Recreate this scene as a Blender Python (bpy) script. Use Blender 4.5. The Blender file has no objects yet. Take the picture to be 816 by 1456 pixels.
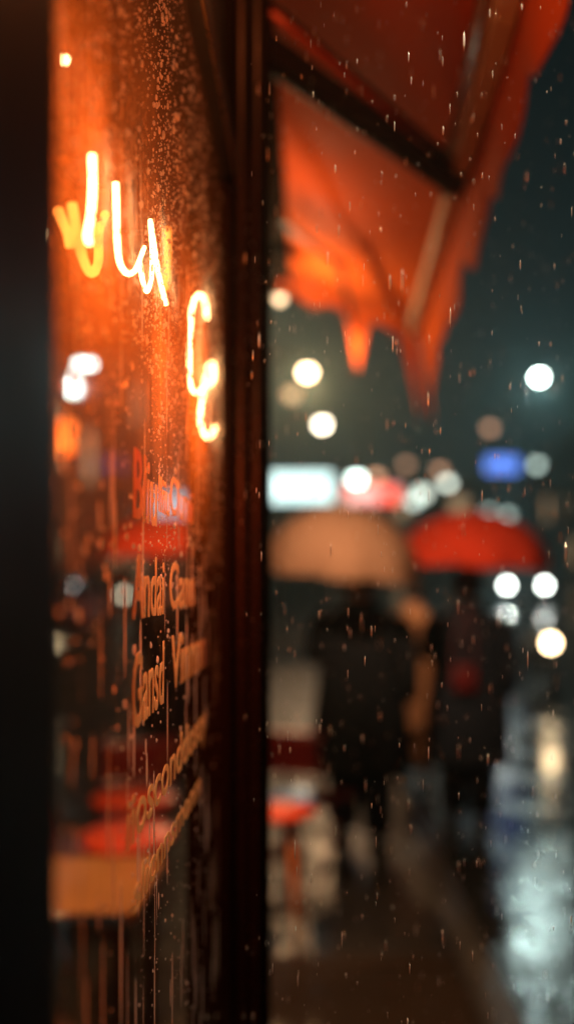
import bpy, bmesh, math, random
import numpy as np
from mathutils import Vector, Matrix
R = math.radians
random.seed(7); rng = np.random.default_rng(11)
SC = bpy.context.scene; COL = SC.collection

# ---------------------------------------------------------------- camera
EYE = 1.6
FPX, VX, VY = 1500.0, 445.0, 835.0            # focal length and vanishing point in the 816x1456 frame
cam_d = bpy.data.cameras.new('camera'); cam = bpy.data.objects.new('camera', cam_d); COL.objects.link(cam)
cam.location = (0, 0, EYE); cam.rotation_euler = (R(90), 0, 0)
cam_d.sensor_fit = 'VERTICAL'; cam_d.sensor_height = 36; cam_d.sensor_width = 24
cam_d.lens = 36 * FPX / 1456
cam_d.shift_x = -(VX - 408) / 1456; cam_d.shift_y = (VY - 728) / 1456
cam_d.clip_start = 0.02; cam_d.clip_end = 500
cam_d.dof.use_dof = True; cam_d.dof.focus_distance = 1.02; cam_d.dof.aperture_fstop = 1.52
SC.camera = cam
# ---------------------------------------------------------------- world: dark rainy night sky
W = bpy.data.worlds.new('World'); SC.world = W; W.use_nodes = True
nt = W.node_tree; bg = nt.nodes['Background']
tc = nt.nodes.new('ShaderNodeTexCoord'); sp = nt.nodes.new('ShaderNodeSeparateXYZ'); cr = nt.nodes.new('ShaderNodeValToRGB')
nt.links.new(tc.outputs['Generated'], sp.inputs[0]); nt.links.new(sp.outputs['Z'], cr.inputs[0]); nt.links.new(cr.outputs[0], bg.inputs[0])
cr.color_ramp.elements[0].position = 0.0; cr.color_ramp.elements[0].color = (0.024, 0.048, 0.052, 1)
cr.color_ramp.elements[1].position = 0.55; cr.color_ramp.elements[1].color = (0.004, 0.0125, 0.0155, 1)
bg.inputs[1].default_value = 0.37
SC.view_settings.view_transform = 'Standard'; SC.view_settings.look = 'None'
SC.view_settings.exposure = 0.0; SC.view_settings.gamma = 1
SC.cycles.use_adaptive_sampling = False
SC.cycles.use_denoising = True
SC.cycles.max_bounces = 8; SC.cycles.transparent_max_bounces = 16; SC.cycles.volume_bounces = 0
SC.cycles.transmission_bounces = 6; SC.cycles.diffuse_bounces = 2; SC.cycles.glossy_bounces = 3
SC.cycles.sample_clamp_indirect = 6; SC.cycles.sample_clamp_direct = 0
SC.cycles.caustics_reflective = True; SC.cycles.caustics_refractive = True; SC.cycles.blur_glossy = 0.4

def P(px, py, d):
    return Vector(((px - VX) / FPX * d, d, EYE + (VY - py) / FPX * d))
def gz(y):                                   # the street climbs gently away from the cafe
    return 0.0 if y < 12 else 0.04 * (y - 12)

# ---------------------------------------------------------------- helpers
class MB:
    def __init__(s): s.v = []; s.f = []; s.m = []; s.smooth = []
    def add(s, vs, fs, mi=0, sm=False):
        b = len(s.v); s.v += [tuple(v) for v in vs]
        for f in fs: s.f.append(tuple(b + i for i in f)); s.m.append(mi); s.smooth.append(sm)
    def box(s, c, d, rot=None, mi=0, bev=0.0):
        x, y, z = (k / 2 for k in d)
        if bev > 0:
            bm = bmesh.new(); bmesh.ops.create_cube(bm, size=1)
            bmesh.ops.scale(bm, vec=d, verts=bm.verts)
            bmesh.ops.bevel(bm, geom=bm.edges[:], offset=bev, segments=2, affect='EDGES', profile=0.6)
            vs = [v.co.copy() for v in bm.verts]; fs = [[v.index for v in f.verts] for f in bm.faces]; bm.free()
        else:
            vs = [Vector((i * x, j * y, k * z)) for i in (-1, 1) for j in (-1, 1) for k in (-1, 1)]
            fs = [(0, 1, 3, 2), (4, 6, 7, 5), (0, 4, 5, 1), (2, 3, 7, 6), (0, 2, 6, 4), (1, 5, 7, 3)]
        if rot is not None: vs = [rot @ v for v in vs]
        s.add([Vector(c) + v for v in vs], fs, mi); return s
    def box2(s, a, b, mi=0, bev=0.0):
        a = Vector(a); b = Vector(b); return s.box((a + b) / 2, tuple(abs(q) for q in (b - a)), mi=mi, bev=bev)
    def bar(s, a, b, w, h, mi=0, bev=0.0):   # rectangular bar from a to b
        a = Vector(a); b = Vector(b); d = b - a
        q = d.to_track_quat('Y', 'Z').to_matrix()
        return s.box((a + b) / 2, (w, d.length, h), q, mi, bev)
    def tube(s, pts, r, n=10, mi=0, cap=True):
        pts = [Vector(p) for p in pts]; rs = r if isinstance(r, (list, tuple)) else [r] * len(pts)
        t0 = (pts[1] - pts[0]).normalized(); up = Vector((0, 0, 1)) if abs(t0.z) < .9 else Vector((1, 0, 0))
        nrm = t0.cross(up).normalized(); vs = []
        for i, p in enumerate(pts):
            t = (pts[min(i + 1, len(pts) - 1)] - pts[max(i - 1, 0)]).normalized()
            nrm = (nrm - t * nrm.dot(t)).normalized(); bn = t.cross(nrm)
            for k in range(n):
                a = 2 * math.pi * k / n; vs.append(p + (nrm * math.cos(a) + bn * math.sin(a)) * rs[i])
        fs = [(i * n + k, i * n + (k + 1) % n, (i + 1) * n + (k + 1) % n, (i + 1) * n + k) for i in range(len(pts) - 1) for k in range(n)]
        if cap: fs += [tuple(range(n))[::-1], tuple((len(pts) - 1) * n + k for k in range(n))]
        s.add(vs, fs, mi, True); return s
    def lathe(s, prof, c=(0, 0, 0), n=24, mi=0, sx=1, sy=1, rot=None, cap=True):   # prof: (r, z) list
        vs = []
        for r, z in prof:
            for k in range(n):
                a = 2 * math.pi * k / n; v = Vector((r * sx * math.cos(a), r * sy * math.sin(a), z))
                if rot is not None: v = rot @ v
                vs.append(Vector(c) + v)
        m = len(prof)
        fs = [(i * n + k, i * n + (k + 1) % n, (i + 1) * n + (k + 1) % n, (i + 1) * n + k) for i in range(m - 1) for k in range(n)]
        if cap: fs += [tuple(range(n))[::-1], tuple((m - 1) * n + k for k in range(n))]
        s.add(vs, fs, mi, True); return s
    def loft(s, rings, n=20, mi=0, cap=True):   # rings: (cx,cy,cz,rx,ry)
        vs = []
        for cx, cy, cz, rx, ry in rings:
            for k in range(n):
                a = 2 * math.pi * k / n
                ca, sa = math.cos(a), math.sin(a)
                vs.append((cx + rx * math.copysign(abs(ca) ** .85, ca), cy + ry * math.copysign(abs(sa) ** .85, sa), cz))
        m = len(rings)
        fs = [(i * n + k, i * n + (k + 1) % n, (i + 1) * n + (k + 1) % n, (i + 1) * n + k) for i in range(m - 1) for k in range(n)]
        if cap: fs += [tuple(range(n))[::-1], tuple((m - 1) * n + k for k in range(n))]
        s.add(vs, fs, mi, True); return s
    def grid(s, fn, nu, nv, mi=0, sm=True, thick=None):
        vs = [Vector(fn(i / nu, j / nv)) for i in range(nu + 1) for j in range(nv + 1)]
        fs = [(i * (nv + 1) + j, (i + 1) * (nv + 1) + j, (i + 1) * (nv + 1) + j + 1, i * (nv + 1) + j + 1) for i in range(nu) for j in range(nv)]
        s.add(vs, fs, mi, sm)
        if thick is not None:
            t = Vector(thick); s.add([v + t for v in vs], [f[::-1] for f in fs], mi, sm)
            b = len(vs); o = len(s.v) - 2 * b
            rim = [(i * (nv + 1)) for i in range(nu + 1)]; rim2 = [i * (nv + 1) + nv for i in range(nu + 1)]
            for seq in (rim, rim2, list(range(nv + 1)), [nu * (nv + 1) + j for j in range(nv + 1)]):
                for a_, b_ in zip(seq, seq[1:]):
                    s.f.append((o + a_, o + b_, o + b + b_, o + b + a_)); s.m.append(mi); s.smooth.append(False)
        return s
    def build(s, name, mats, parent=None):
        me = bpy.data.meshes.new(name); me.from_pydata(s.v, [], s.f)
        for m in (mats if isinstance(mats, (list, tuple)) else [mats]): me.materials.append(m)
        me.polygons.foreach_set('material_index', s.m); me.polygons.foreach_set('use_smooth', s.smooth); me.update()
        o = bpy.data.objects.new(name, me); COL.objects.link(o)
        if parent: o.parent = parent
        return o
def tag(o, label=None, cat=None, group=None, kind=None):
    if label: o['label'] = label
    if cat: o['category'] = cat
    if group: o['group'] = group
    if kind: o['kind'] = kind
    return o
def empty(name, label, cat, loc=(0, 0, 0), rz=0, group=None):
    o = bpy.data.objects.new(name, None); COL.objects.link(o); o.location = loc; o.rotation_euler = (0, 0, rz); o.empty_display_size = .1
    return tag(o, label, cat, group)
def dup(root, loc=None, rz=None, label=None, group=None, remat=None):
    def cp(o, par):
        c = o.copy(); COL.objects.link(c)
        if par: c.parent = par
        if remat and c.data and c.type == 'MESH' and any(m in remat for m in c.data.materials):
            c.data = c.data.copy()
            for i, m in enumerate(c.data.materials):
                if m in remat: c.data.materials[i] = remat[m]
        for k in list(o.children): cp(k, c)
        return c
    r = cp(root, None)
    if loc is not None: r.location = loc
    if rz is not None: r.rotation_euler = (0, 0, rz)
    if label: r['label'] = label
    if group: r['group'] = group
    return r
def smoothed(o):
    o.data.polygons.foreach_set('use_smooth', [True] * len(o.data.polygons)); return o

# ---------------------------------------------------------------- materials
def pm(name, col, rough=.5, metal=0, noise=None, bump=None, spec=.5, coat=0, trans=0, ior=1.45):
    """principled with a little procedural variation; noise=(scale, amount)  bump=(scale, strength)"""
    m = bpy.data.materials.new(name); m.use_nodes = True; t = m.node_tree; b = t.nodes['Principled BSDF']
    b.inputs['Base Color'].default_value = (*col, 1); b.inputs['Roughness'].default_value = rough; b.inputs['Metallic'].default_value = metal
    b.inputs['Specular IOR Level'].default_value = spec; b.inputs['Coat Weight'].default_value = coat; b.inputs['Coat Roughness'].default_value = .08
    b.inputs['Transmission Weight'].default_value = trans; b.inputs['IOR'].default_value = ior
    c = t.nodes.new('ShaderNodeTexCoord')
    sc, am = noise or (6, .25)
    n = t.nodes.new('ShaderNodeTexNoise'); n.inputs['Scale'].default_value = sc; n.inputs['Detail'].default_value = 5
    t.links.new(c.outputs['Object'], n.inputs['Vector'])
    mx = t.nodes.new('ShaderNodeMix'); mx.data_type = 'RGBA'
    mx.inputs[6].default_value = (*[q * (1 - am) for q in col], 1); mx.inputs[7].default_value = (*[min(1, q * (1 + am)) for q in col], 1)
    t.links.new(n.outputs['Fac'], mx.inputs[0]); t.links.new(mx.outputs[2], b.inputs['Base Color'])
    mr = t.nodes.new('ShaderNodeMapRange'); mr.inputs[3].default_value = max(.02, rough * .75); mr.inputs[4].default_value = min(1, rough * 1.3)
    t.links.new(n.outputs['Fac'], mr.inputs[0]); t.links.new(mr.outputs[0], b.inputs['Roughness'])
    if bump:
        n2 = t.nodes.new('ShaderNodeTexNoise'); n2.inputs['Scale'].default_value = bump[0]; n2.inputs['Detail'].default_value = 4
        bp = t.nodes.new('ShaderNodeBump'); bp.inputs['Strength'].default_value = bump[1]; bp.inputs['Distance'].default_value = .02
        t.links.new(c.outputs['Object'], n2.inputs['Vector']); t.links.new(n2.outputs['Fac'], bp.inputs['Height']); t.links.new(bp.outputs[0], b.inputs['Normal'])
    return m
def em(name, col, s):
    m = bpy.data.materials.new(name); m.use_nodes = True; t = m.node_tree; t.nodes.clear()
    e = t.nodes.new('ShaderNodeEmission'); e.inputs[0].default_value = (*col, 1); e.inputs[1].default_value = s
    o = t.nodes.new('ShaderNodeOutputMaterial'); t.links.new(e.outputs[0], o.inputs[0]); return m
def fabric(name, col, transl=.35, tcol=None, rough=.7):
    m = pm(name, col, rough, noise=(5, .22), bump=(60, .15), spec=.04)
    t = m.node_tree; out = t.nodes['Material Output']; b = t.nodes['Principled BSDF']
    tr = t.nodes.new('ShaderNodeBsdfTranslucent'); tr.inputs[0].default_value = (*(tcol or col), 1)
    mx = t.nodes.new('ShaderNodeMixShader'); mx.inputs[0].default_value = transl
    t.links.new(b.outputs[0], mx.inputs[1]); t.links.new(tr.outputs[0], mx.inputs[2]); t.links.new(mx.outputs[0], out.inputs[0]); return m
M = {
 'matte': pm('matte_dark_brown', (.012, .006, .004), .9, spec=0),
 'black': pm('black_paint', (.010, .012, .013), .5, noise=(9, .4), bump=(14, .05), spec=.25),
 'brownpaint': pm('brown_paint', (.045, .018, .011), .6, noise=(7, .4), spec=.08),
 'redpost': pm('red_brown_paint', (.18, .03, .018), .4),
 'brass': pm('worn_brass', (.55, .32, .13), .28, 1, noise=(30, .35)),
 'alu': pm('wet_aluminium', (.5, .47, .42), .22, 1, noise=(14, .3)),
 'darkmetal': pm('dark_metal', (.03, .018, .014), .5, 0, noise=(12, .4), spec=.15),
 'awning': fabric('red_awning_cloth', (.66, .11, .016), .35, (.8, .14, .018)),
 'ceiling': pm('painted_ceiling', (.16, .055, .03), .6, noise=(3, .4)),
 'wallin': pm('plaster_wall', (.20, .12, .08), .8, noise=(2, .4)),
 'rtable': pm('red_enamel', (.75, .07, .02), .4, noise=(8, .15), coat=.1),
 'wood': pm('orange_wood', (.55, .22, .06), .3, noise=(5, .35), coat=.6),
 'coat': pm('black_wool', (.010, .011, .012), .85, noise=(20, .4), bump=(80, .4), spec=.15),
 'navy': pm('dark_navy_cloth', (.012, .015, .02), .8, noise=(20, .4), bump=(80, .4), spec=.2),
 'tancoat': pm('tan_wool', (.5, .25, .12), .8, noise=(12, .2), bump=(80, .3), spec=.2),
 'skin': pm('skin', (.45, .25, .17), .5, noise=(12, .1)),
 'hair': pm('dark_hair', (.015, .009, .006), .5, noise=(60, .4), bump=(120, .5)),
 'shoe': pm('black_leather', (.015, .013, .012), .3),
 'redbag': pm('dark_red_leather', (.14, .010, .008), .35, coat=.4),
 'umb_tan': fabric('tan_umbrella_cloth', (.50, .27, .15), .4, (.55, .29, .15)),
 'umb_red': fabric('red_umbrella_cloth', (.80, .06, .018), .35, (.9, .07, .02)),
 'kerb': pm('wet_kerb_stone', (.09, .085, .08), .4, noise=(6, .3), bump=(30, .3), spec=.2),
 'carpaint': pm('wet_black_car_paint', (.02, .022, .025), .15, .3, coat=1),
 'carpaint2': pm('wet_grey_car_paint', (.12, .13, .14), .15, .5, coat=1),
 'carpaint3': pm('wet_red_car_paint', (.25, .02, .015), .15, .3, coat=1),
 'carglass': pm('dark_car_glass', (.01, .012, .014), .05, 0, coat=1),
 'tyre': pm('tyre_rubber', (.02, .02, .02), .8),
 'facade1': pm('grey_render', (.14, .14, .135), .8, noise=(1.2, .3), bump=(3, .3)),
 'facade2': pm('brown_brick', (.14, .08, .06), .85, noise=(2, .35), bump=(5, .4)),
 'facade3': pm('dark_stone', (.09, .10, .10), .8, noise=(1, .35), bump=(3, .3)),
 'winglass': pm('dark_window_glass', (.015, .02, .022), .06, coat=1),
 'winframe': pm('window_frame_paint', (.12, .12, .11), .5),
 'pole': pm('black_lamp_post', (.02, .022, .022), .6, spec=.2),
}
M['bead'] = pm('worn_copper_bead', (.06, .024, .012), .4, .6, noise=(25, .4))
def ground_mat(name, col, rough_lo, rough_hi, wet_scale, bump_s, bump_scale, tiles=None, stretch=(1, 1, 1), spec=.3):
    m = bpy.data.materials.new(name); m.use_nodes = True; t = m.node_tree; b = t.nodes['Principled BSDF']; L = t.links.new
    c = t.nodes.new('ShaderNodeTexCoord'); mp = t.nodes.new('ShaderNodeMapping'); mp.inputs['Scale'].default_value = stretch; L(c.outputs['Object'], mp.inputs[0])
    n = t.nodes.new('ShaderNodeTexNoise'); n.inputs['Scale'].default_value = wet_scale; n.inputs['Detail'].default_value = 4; L(mp.outputs[0], n.inputs['Vector'])
    r = t.nodes.new('ShaderNodeMapRange'); r.inputs[1].default_value = .42; r.inputs[2].default_value = .6; r.inputs[3].default_value = rough_lo; r.inputs[4].default_value = rough_hi
    L(n.outputs['Fac'], r.inputs[0]); L(r.outputs[0], b.inputs['Roughness'])
    n3 = t.nodes.new('ShaderNodeTexNoise'); n3.inputs['Scale'].default_value = 40; n3.inputs['Detail'].default_value = 3; L(c.outputs['Object'], n3.inputs['Vector'])
    mx = t.nodes.new('ShaderNodeMix'); mx.data_type = 'RGBA'; L(n3.outputs['Fac'], mx.inputs[0])
    mx.inputs[6].default_value = (*[q * .6 for q in col], 1); mx.inputs[7].default_value = (*[q * 1.5 for q in col], 1)
    n2 = t.nodes.new('ShaderNodeTexNoise'); n2.inputs['Scale'].default_value = bump_scale; n2.inputs['Detail'].default_value = 3; L(mp.outputs[0], n2.inputs['Vector'])
    ad = t.nodes.new('ShaderNodeMath'); ad.operation = 'MULTIPLY_ADD'; ad.inputs[1].default_value = .12; L(n3.outputs['Fac'], ad.inputs[0]); L(n2.outputs['Fac'], ad.inputs[2])
    h = ad.outputs[0]; colout = mx.outputs[2]
    if tiles:
        br = t.nodes.new('ShaderNodeTexBrick'); br.inputs['Scale'].default_value = 1; br.inputs['Brick Width'].default_value = tiles[0]; br.inputs['Row Height'].default_value = tiles[1]
        br.inputs['Mortar Size'].default_value = .008; br.inputs['Mortar Smooth'].default_value = .3
        br.inputs[1].default_value = (1, 1, 1, 1); br.inputs[2].default_value = (.7, .7, .7, 1); br.inputs[3].default_value = (.25, .25, .25, 1)
        L(c.outputs['Object'], br.inputs['Vector'])
        ml = t.nodes.new('ShaderNodeMix'); ml.data_type = 'RGBA'; ml.blend_type = 'MULTIPLY'; ml.inputs[0].default_value = 1; L(colout, ml.inputs[6]); L(br.outputs['Color'], ml.inputs[7]); colout = ml.outputs[2]
        a2 = t.nodes.new('ShaderNodeMath'); a2.operation = 'MULTIPLY_ADD'; a2.inputs[1].default_value = -.5; L(br.outputs['Fac'], a2.inputs[0]); L(h, a2.inputs[2]); h = a2.outputs[0]
    L(colout, b.inputs['Base Color'])
    bp = t.nodes.new('ShaderNodeBump'); bp.inputs['Strength'].default_value = bump_s; bp.inputs['Distance'].default_value = .02
    L(h, bp.inputs['Height']); L(bp.outputs[0], b.inputs['Normal']); b.inputs['IOR'].default_value = 1.5; b.inputs['Specular IOR Level'].default_value = spec
    return m
M['road'] = ground_mat('wet_asphalt', (.035, .037, .038), .06, .26, 2.0, .5, 4.0, spec=.4, stretch=(1, .6, 1))
M['pave'] = ground_mat('wet_paving', (.034, .03, .026), .28, .5, 1.8, .6, 4, tiles=(.6, .4), spec=.16)
M['tactile'] = ground_mat('ribbed_paving', (.05, .034, .024), .3, .5, 4, .2, 8, spec=.12)
def emis_sign(name, cols, s, scale=(2, 2), thr=.5):
    """backlit panel: a light face with a few coloured lettering-like blocks glowing less"""
    m = bpy.data.materials.new(name); m.use_nodes = True; t = m.node_tree; t.nodes.clear(); L = t.links.new
    c = t.nodes.new('ShaderNodeTexCoord'); mp = t.nodes.new('ShaderNodeMapping'); mp.inputs['Scale'].default_value = (scale[0], 1, scale[1])
    n = t.nodes.new('ShaderNodeTexNoise'); n.inputs['Scale'].default_value = 1.5; n.inputs['Detail'].default_value = 1
    r = t.nodes.new('ShaderNodeValToRGB'); r.color_ramp.elements[0].position = thr - .06; r.color_ramp.elements[1].position = thr + .06
    r.color_ramp.elements[0].color = (*cols[0], 1); r.color_ramp.elements[1].color = (*cols[1], 1)
    e = t.nodes.new('ShaderNodeEmission'); e.inputs[1].default_value = s; o = t.nodes.new('ShaderNodeOutputMaterial')
    L(c.outputs['Object'], mp.inputs[0]); L(mp.outputs[0], n.inputs['Vector']); L(n.outputs['Fac'], r.inputs[0]); L(r.outputs[0], e.inputs[0]); L(e.outputs[0], o.inputs[0]); return m

def lamp_light(name, kind, loc, power, col, size=.05, target=None, spot=None, blend=.6, parent=None):
    d = bpy.data.lights.new(name, kind); d.energy = power; d.color = col
    if kind == 'AREA': d.size = size
    else: d.shadow_soft_size = size
    if kind == 'SPOT': d.spot_size = R(spot or 90); d.spot_blend = blend
    o = bpy.data.objects.new(name, d); COL.objects.link(o); o.location = loc
    if target is not None: o.rotation_euler = (Vector(target) - Vector(loc)).to_track_quat('-Z', 'Y').to_euler()
    if parent: o.parent = parent; o.matrix_parent_inverse = parent.matrix_world.inverted() if False else Matrix.Translation(-parent.location)
    return o

# ================================================================ GROUND
KX = .62                                     # dropped kerb line at the crossing (the road lies to the right)
ys = [-6, 0, 3, 6, 9, 12] + list(range(15, 101, 5)) + [101]
def strip(x0, x1, z, name, mat, thick=.3):
    m = MB()
    vs = [(x, y, gz(y) + z) for y in ys for x in (x0, x1)] + [(x, y, gz(y) + z - thick) for y in ys for x in (x0, x1)]
    n = len(ys); fs = []
    for i in range(n - 1):
        a = 2 * i; o = 2 * n
        fs += [(a, a + 1, a + 3, a + 2), (o + a, o + a + 2, o + a + 3, o + a + 1), (a, a + 2, o + a + 2, o + a), (a + 1, o + a + 1, o + a + 3, a + 3)]
    fs += [(0, 2 * n, 2 * n + 1, 1), (2 * n - 2, 2 * n - 1, 4 * n - 1, 4 * n - 2)]
    m.add(vs, fs); return tag(m.build(name, mat), kind='structure')
strip(-45, KX, 0, 'pavement', M['pave'])
strip(KX + .15, 13.0, -.012, 'road', M['road'])
strip(13.15, 48, 0, 'far_pavement', M['pave'])
strip(KX + .001, KX + .149, .004, 'kerb', M['kerb'])
strip(13.001, 13.149, .004, 'far_kerb', M['kerb'])
# painted line on the road
lm = MB(); paint = pm('road_paint', (.7, .7, .66), .35, noise=(18, .3))
for k in range(14):
    y = 5 + 6 * k
    lm.add([(7.2, y, gz(y) - .008), (7.35, y, gz(y) - .008), (7.35, y + 2.6, gz(y + 2.6) - .008 + (0.02 if 9 < y < 12 else 0)), (7.2, y + 2.6, gz(y + 2.6) - .008 + (0.02 if 9 < y < 12 else 0))], [(0, 1, 2, 3)])
tag(lm.build('lane_marking', paint), kind='structure')
# ribbed strip across the pavement
tb = MB(); tb.box2((-.9, 3.55, 0.002), (.60, 4.42, .008))
x = -.88
while x < .56:
    tb.box2((x, 3.57, .0082), (x + .022, 4.40, .016), bev=.003); x += .055
tb.box2((-.9, 4.44, .002), (.60, 4.56, .012), bev=.003)
tag(tb.build('ribbed_paving_strip', M['tactile']), kind='structure')

# ================================================================ CAFE BUILDING
GX = -.15                                    # outer face of the glass
cafe = empty('cafe_building', 'dark cafe front with corner column, fascia beam and brown ceiling over the tables', 'building', (0, 0, 0))
MB().box2((-.215, 1.795, 0), (-.087, 2.06, 3.4), bev=.006).box2((-.09, 1.83, 0), (-.0815, 2.03, 3.35), bev=.003).build('column', M['matte'], cafe)
MB().box2((-.128, 1.786, 0), (-.120, 1.7945, 3.3), bev=.002).box2((-.098, 1.788, 0), (-.094, 1.7945, 3.3), bev=.0015).build('bead', M['bead'], cafe)
f_ = MB().box2((-.32, .1, 2.34), (-.152, 2.1, 3.4), bev=.004); f_.build('fascia_panel', M['black'], cafe)
MB().box2((-.26, 2.063, 2.98), (-.118, 4.72, 3.4), bev=.006).build('fascia_beam', M['matte'], cafe)
MB().box2((-4.2, .1, 3.40), (-.10, 6.6, 3.55)).build('ceiling', M['ceiling'], cafe)
sl = MB()
for k in range(9): sl.box2((-4.1, .6 + .68 * k, 3.34), (-.34, .66 + .68 * k, 3.397), bev=.005)
sl.build('ceiling_batten', M['brownpaint'], cafe)
MB().box2((-4.2, .1, 0), (-4.0, 6.6, 3.395)).build('back_wall', M['wallin'], cafe)
MB().box2((-4.0, .1, 0), (-.33, .2, 3.33)).build('side_wall', M['wallin'], cafe)
MB().box2((-.243, 4.74, 0), (-.203, 4.78, 3.396), bev=.004).build('post', M['redpost'], cafe)
MB().box2((-3.9, 6.45, 3.05), (-.3, 6.55, 3.38), bev=.004).build('rear_beam', M['redpost'], cafe)
MB().box2((-2.35, 6.4, 0), (-2.2, 6.52, 3.03), bev=.004).build('rear_post', M['brownpaint'], cafe)

# ---------------------------------------------------------------- glazed screen
scr = empty('glass_screen', 'tall rain-covered glass pane in a black frame with faded orange lettering', 'window', (0, 0, 0))
MB().box2((-.30, .30, 0), (-.139, .56, 2.6), bev=.008).box2((-.1389, .40, 0), (-.134, .552, 2.6), bev=.002).build('jamb', M['black'], scr)
MB().box2((-.185, .562, 2.288), (-.128, 1.79, 2.337), bev=.004).build('head_rail', M['black'], scr)
MB().box2((-.131, .562, 2.283), (-.1265, 1.79, 2.287), bev=.002).build('trim', M['brass'], scr)
MB().box2((-.185, 1.752, .0), (-.134, 1.79, 2.277), bev=.004).build('stile', M['matte'], scr)
MB().box2((-.19, .562, .0), (-.128, 1.75, .36), bev=.006).box2((-.128, .62, .06), (-.124, 1.70, .30), bev=.002).build('kick_panel', M['black'], scr)
# glass material
def glass_mat():
    m = bpy.data.materials.new('misted_wet_glass'); m.use_nodes = True; t = m.node_tree; t.nodes.clear(); L = t.links.new
    o = t.nodes.new('ShaderNodeOutputMaterial')
    c = t.nodes.new('ShaderNodeTexCoord')
    tr = t.nodes.new('ShaderNodeBsdfTransparent'); tr.inputs[0].default_value = (.93, .95, .94, 1)
    gl = t.nodes.new('ShaderNodeBsdfGlossy'); gl.inputs['Roughness'].default_value = .04
    m1 = t.nodes.new('ShaderNodeMixShader'); m1.inputs[0].default_value = .022; L(tr.outputs[0], m1.inputs[1]); L(gl.outputs[0], m1.inputs[2])
    mi = t.nodes.new('ShaderNodeBsdfTranslucent'); mi.inputs[0].default_value = (.9, .9, .9, 1)
    di = t.nodes.new('ShaderNodeBsdfDiffuse'); di.inputs[0].default_value = (.85, .85, .85, 1)
    md = t.nodes.new('ShaderNodeMixShader'); md.inputs[0].default_value = .05; L(mi.outputs[0], md.inputs[1]); L(di.outputs[0], md.inputs[2])
    # vertical streaks washed through the mist
    mp = t.nodes.new('ShaderNodeMapping'); mp.inputs['Scale'].default_value = (1, 60, 2.2); L(c.outputs['Object'], mp.inputs[0])
    n = t.nodes.new('ShaderNodeTexNoise'); n.inputs['Scale'].default_value = 1; n.inputs['Detail'].default_value = 3; L(mp.outputs[0], n.inputs['Vector'])
    n2 = t.nodes.new('ShaderNodeTexNoise'); n2.inputs['Scale'].default_value = 5; n2.inputs['Detail'].default_value = 4; L(c.outputs['Object'], n2.inputs['Vector'])
    n4 = t.nodes.new('ShaderNodeTexNoise'); n4.inputs['Scale'].default_value = 130; n4.inputs['Detail'].default_value = 2; L(c.outputs['Object'], n4.inputs['Vector'])
    a = t.nodes.new('ShaderNodeMath'); a.operation = 'MULTIPLY'; L(n.outputs['Fac'], a.inputs[0]); L(n2.outputs['Fac'], a.inputs[1])
    a3 = t.nodes.new('ShaderNodeMath'); a3.operation = 'MULTIPLY'; L(a.outputs[0], a3.inputs[0]); L(n4.outputs['Fac'], a3.inputs[1])
    # more mist high up on the pane, washed off lower down
    sz = t.nodes.new('ShaderNodeSeparateXYZ'); L(c.outputs['Object'], sz.inputs[0])
    hz = t.nodes.new('ShaderNodeMapRange'); hz.inputs[1].default_value = 1.60; hz.inputs[2].default_value = 1.95; hz.inputs[3].default_value = .025; hz.inputs[4].default_value = 1.0; L(sz.outputs['Z'], hz.inputs[0])
    r = t.nodes.new('ShaderNodeMapRange'); r.inputs[1].default_value = .05; r.inputs[2].default_value = .20; r.inputs[3].default_value = .12; r.inputs[4].default_value = .42; L(a3.outputs[0], r.inputs[0])
    h2 = t.nodes.new('ShaderNodeMapRange'); h2.inputs[1].default_value = 1.90; h2.inputs[2].default_value = 2.15; h2.inputs[3].default_value = 1; h2.inputs[4].default_value = .25; L(sz.outputs['Z'], h2.inputs[0])
    m0 = t.nodes.new('ShaderNodeMath'); m0.operation = 'MULTIPLY'; L(r.outputs[0], m0.inputs[0]); L(h2.outputs[0], m0.inputs[1])
    mf = t.nodes.new('ShaderNodeMath'); mf.operation = 'MULTIPLY'; L(m0.outputs[0], mf.inputs[0]); L(hz.outputs[0], mf.inputs[1])
    m2 = t.nodes.new('ShaderNodeMixShader'); L(mf.outputs[0], m2.inputs[0]); L(m1.outputs[0], m2.inputs[1]); L(md.outputs[0], m2.inputs[2])
    L(m2.outputs[0], o.inputs[0]); return m
def clear_mat():
    m = bpy.data.materials.new('clear_glass'); m.use_nodes = True; t = m.node_tree; t.nodes.clear(); L = t.links.new
    o = t.nodes.new('ShaderNodeOutputMaterial'); tr = t.nodes.new('ShaderNodeBsdfTransparent'); tr.inputs[0].default_value = (.97, .98, .97, 1)
    gl = t.nodes.new('ShaderNodeBsdfGlossy'); gl.inputs['Roughness'].default_value = .02; m1 = t.nodes.new('ShaderNodeMixShader'); m1.inputs[0].default_value = .05
    L(tr.outputs[0], m1.inputs[1]); L(gl.outputs[0], m1.inputs[2]); L(m1.outputs[0], o.inputs[0]); return m
g = MB(); x0, x1, y0, y1, z0, z1 = GX - .006, GX, .561, 1.751, .362, 2.286
g.add([(x1, y0, z0), (x1, y1, z0), (x1, y1, z1), (x1, y0, z1)], [(0, 1, 2, 3)], 0)
g.add([(x0, y0, z0), (x0, y1, z0), (x0, y1, z1), (x0, y0, z1)], [(3, 2, 1, 0)], 1)
g.build('glass_pane', [glass_mat(), clear_mat()], scr)
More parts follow.
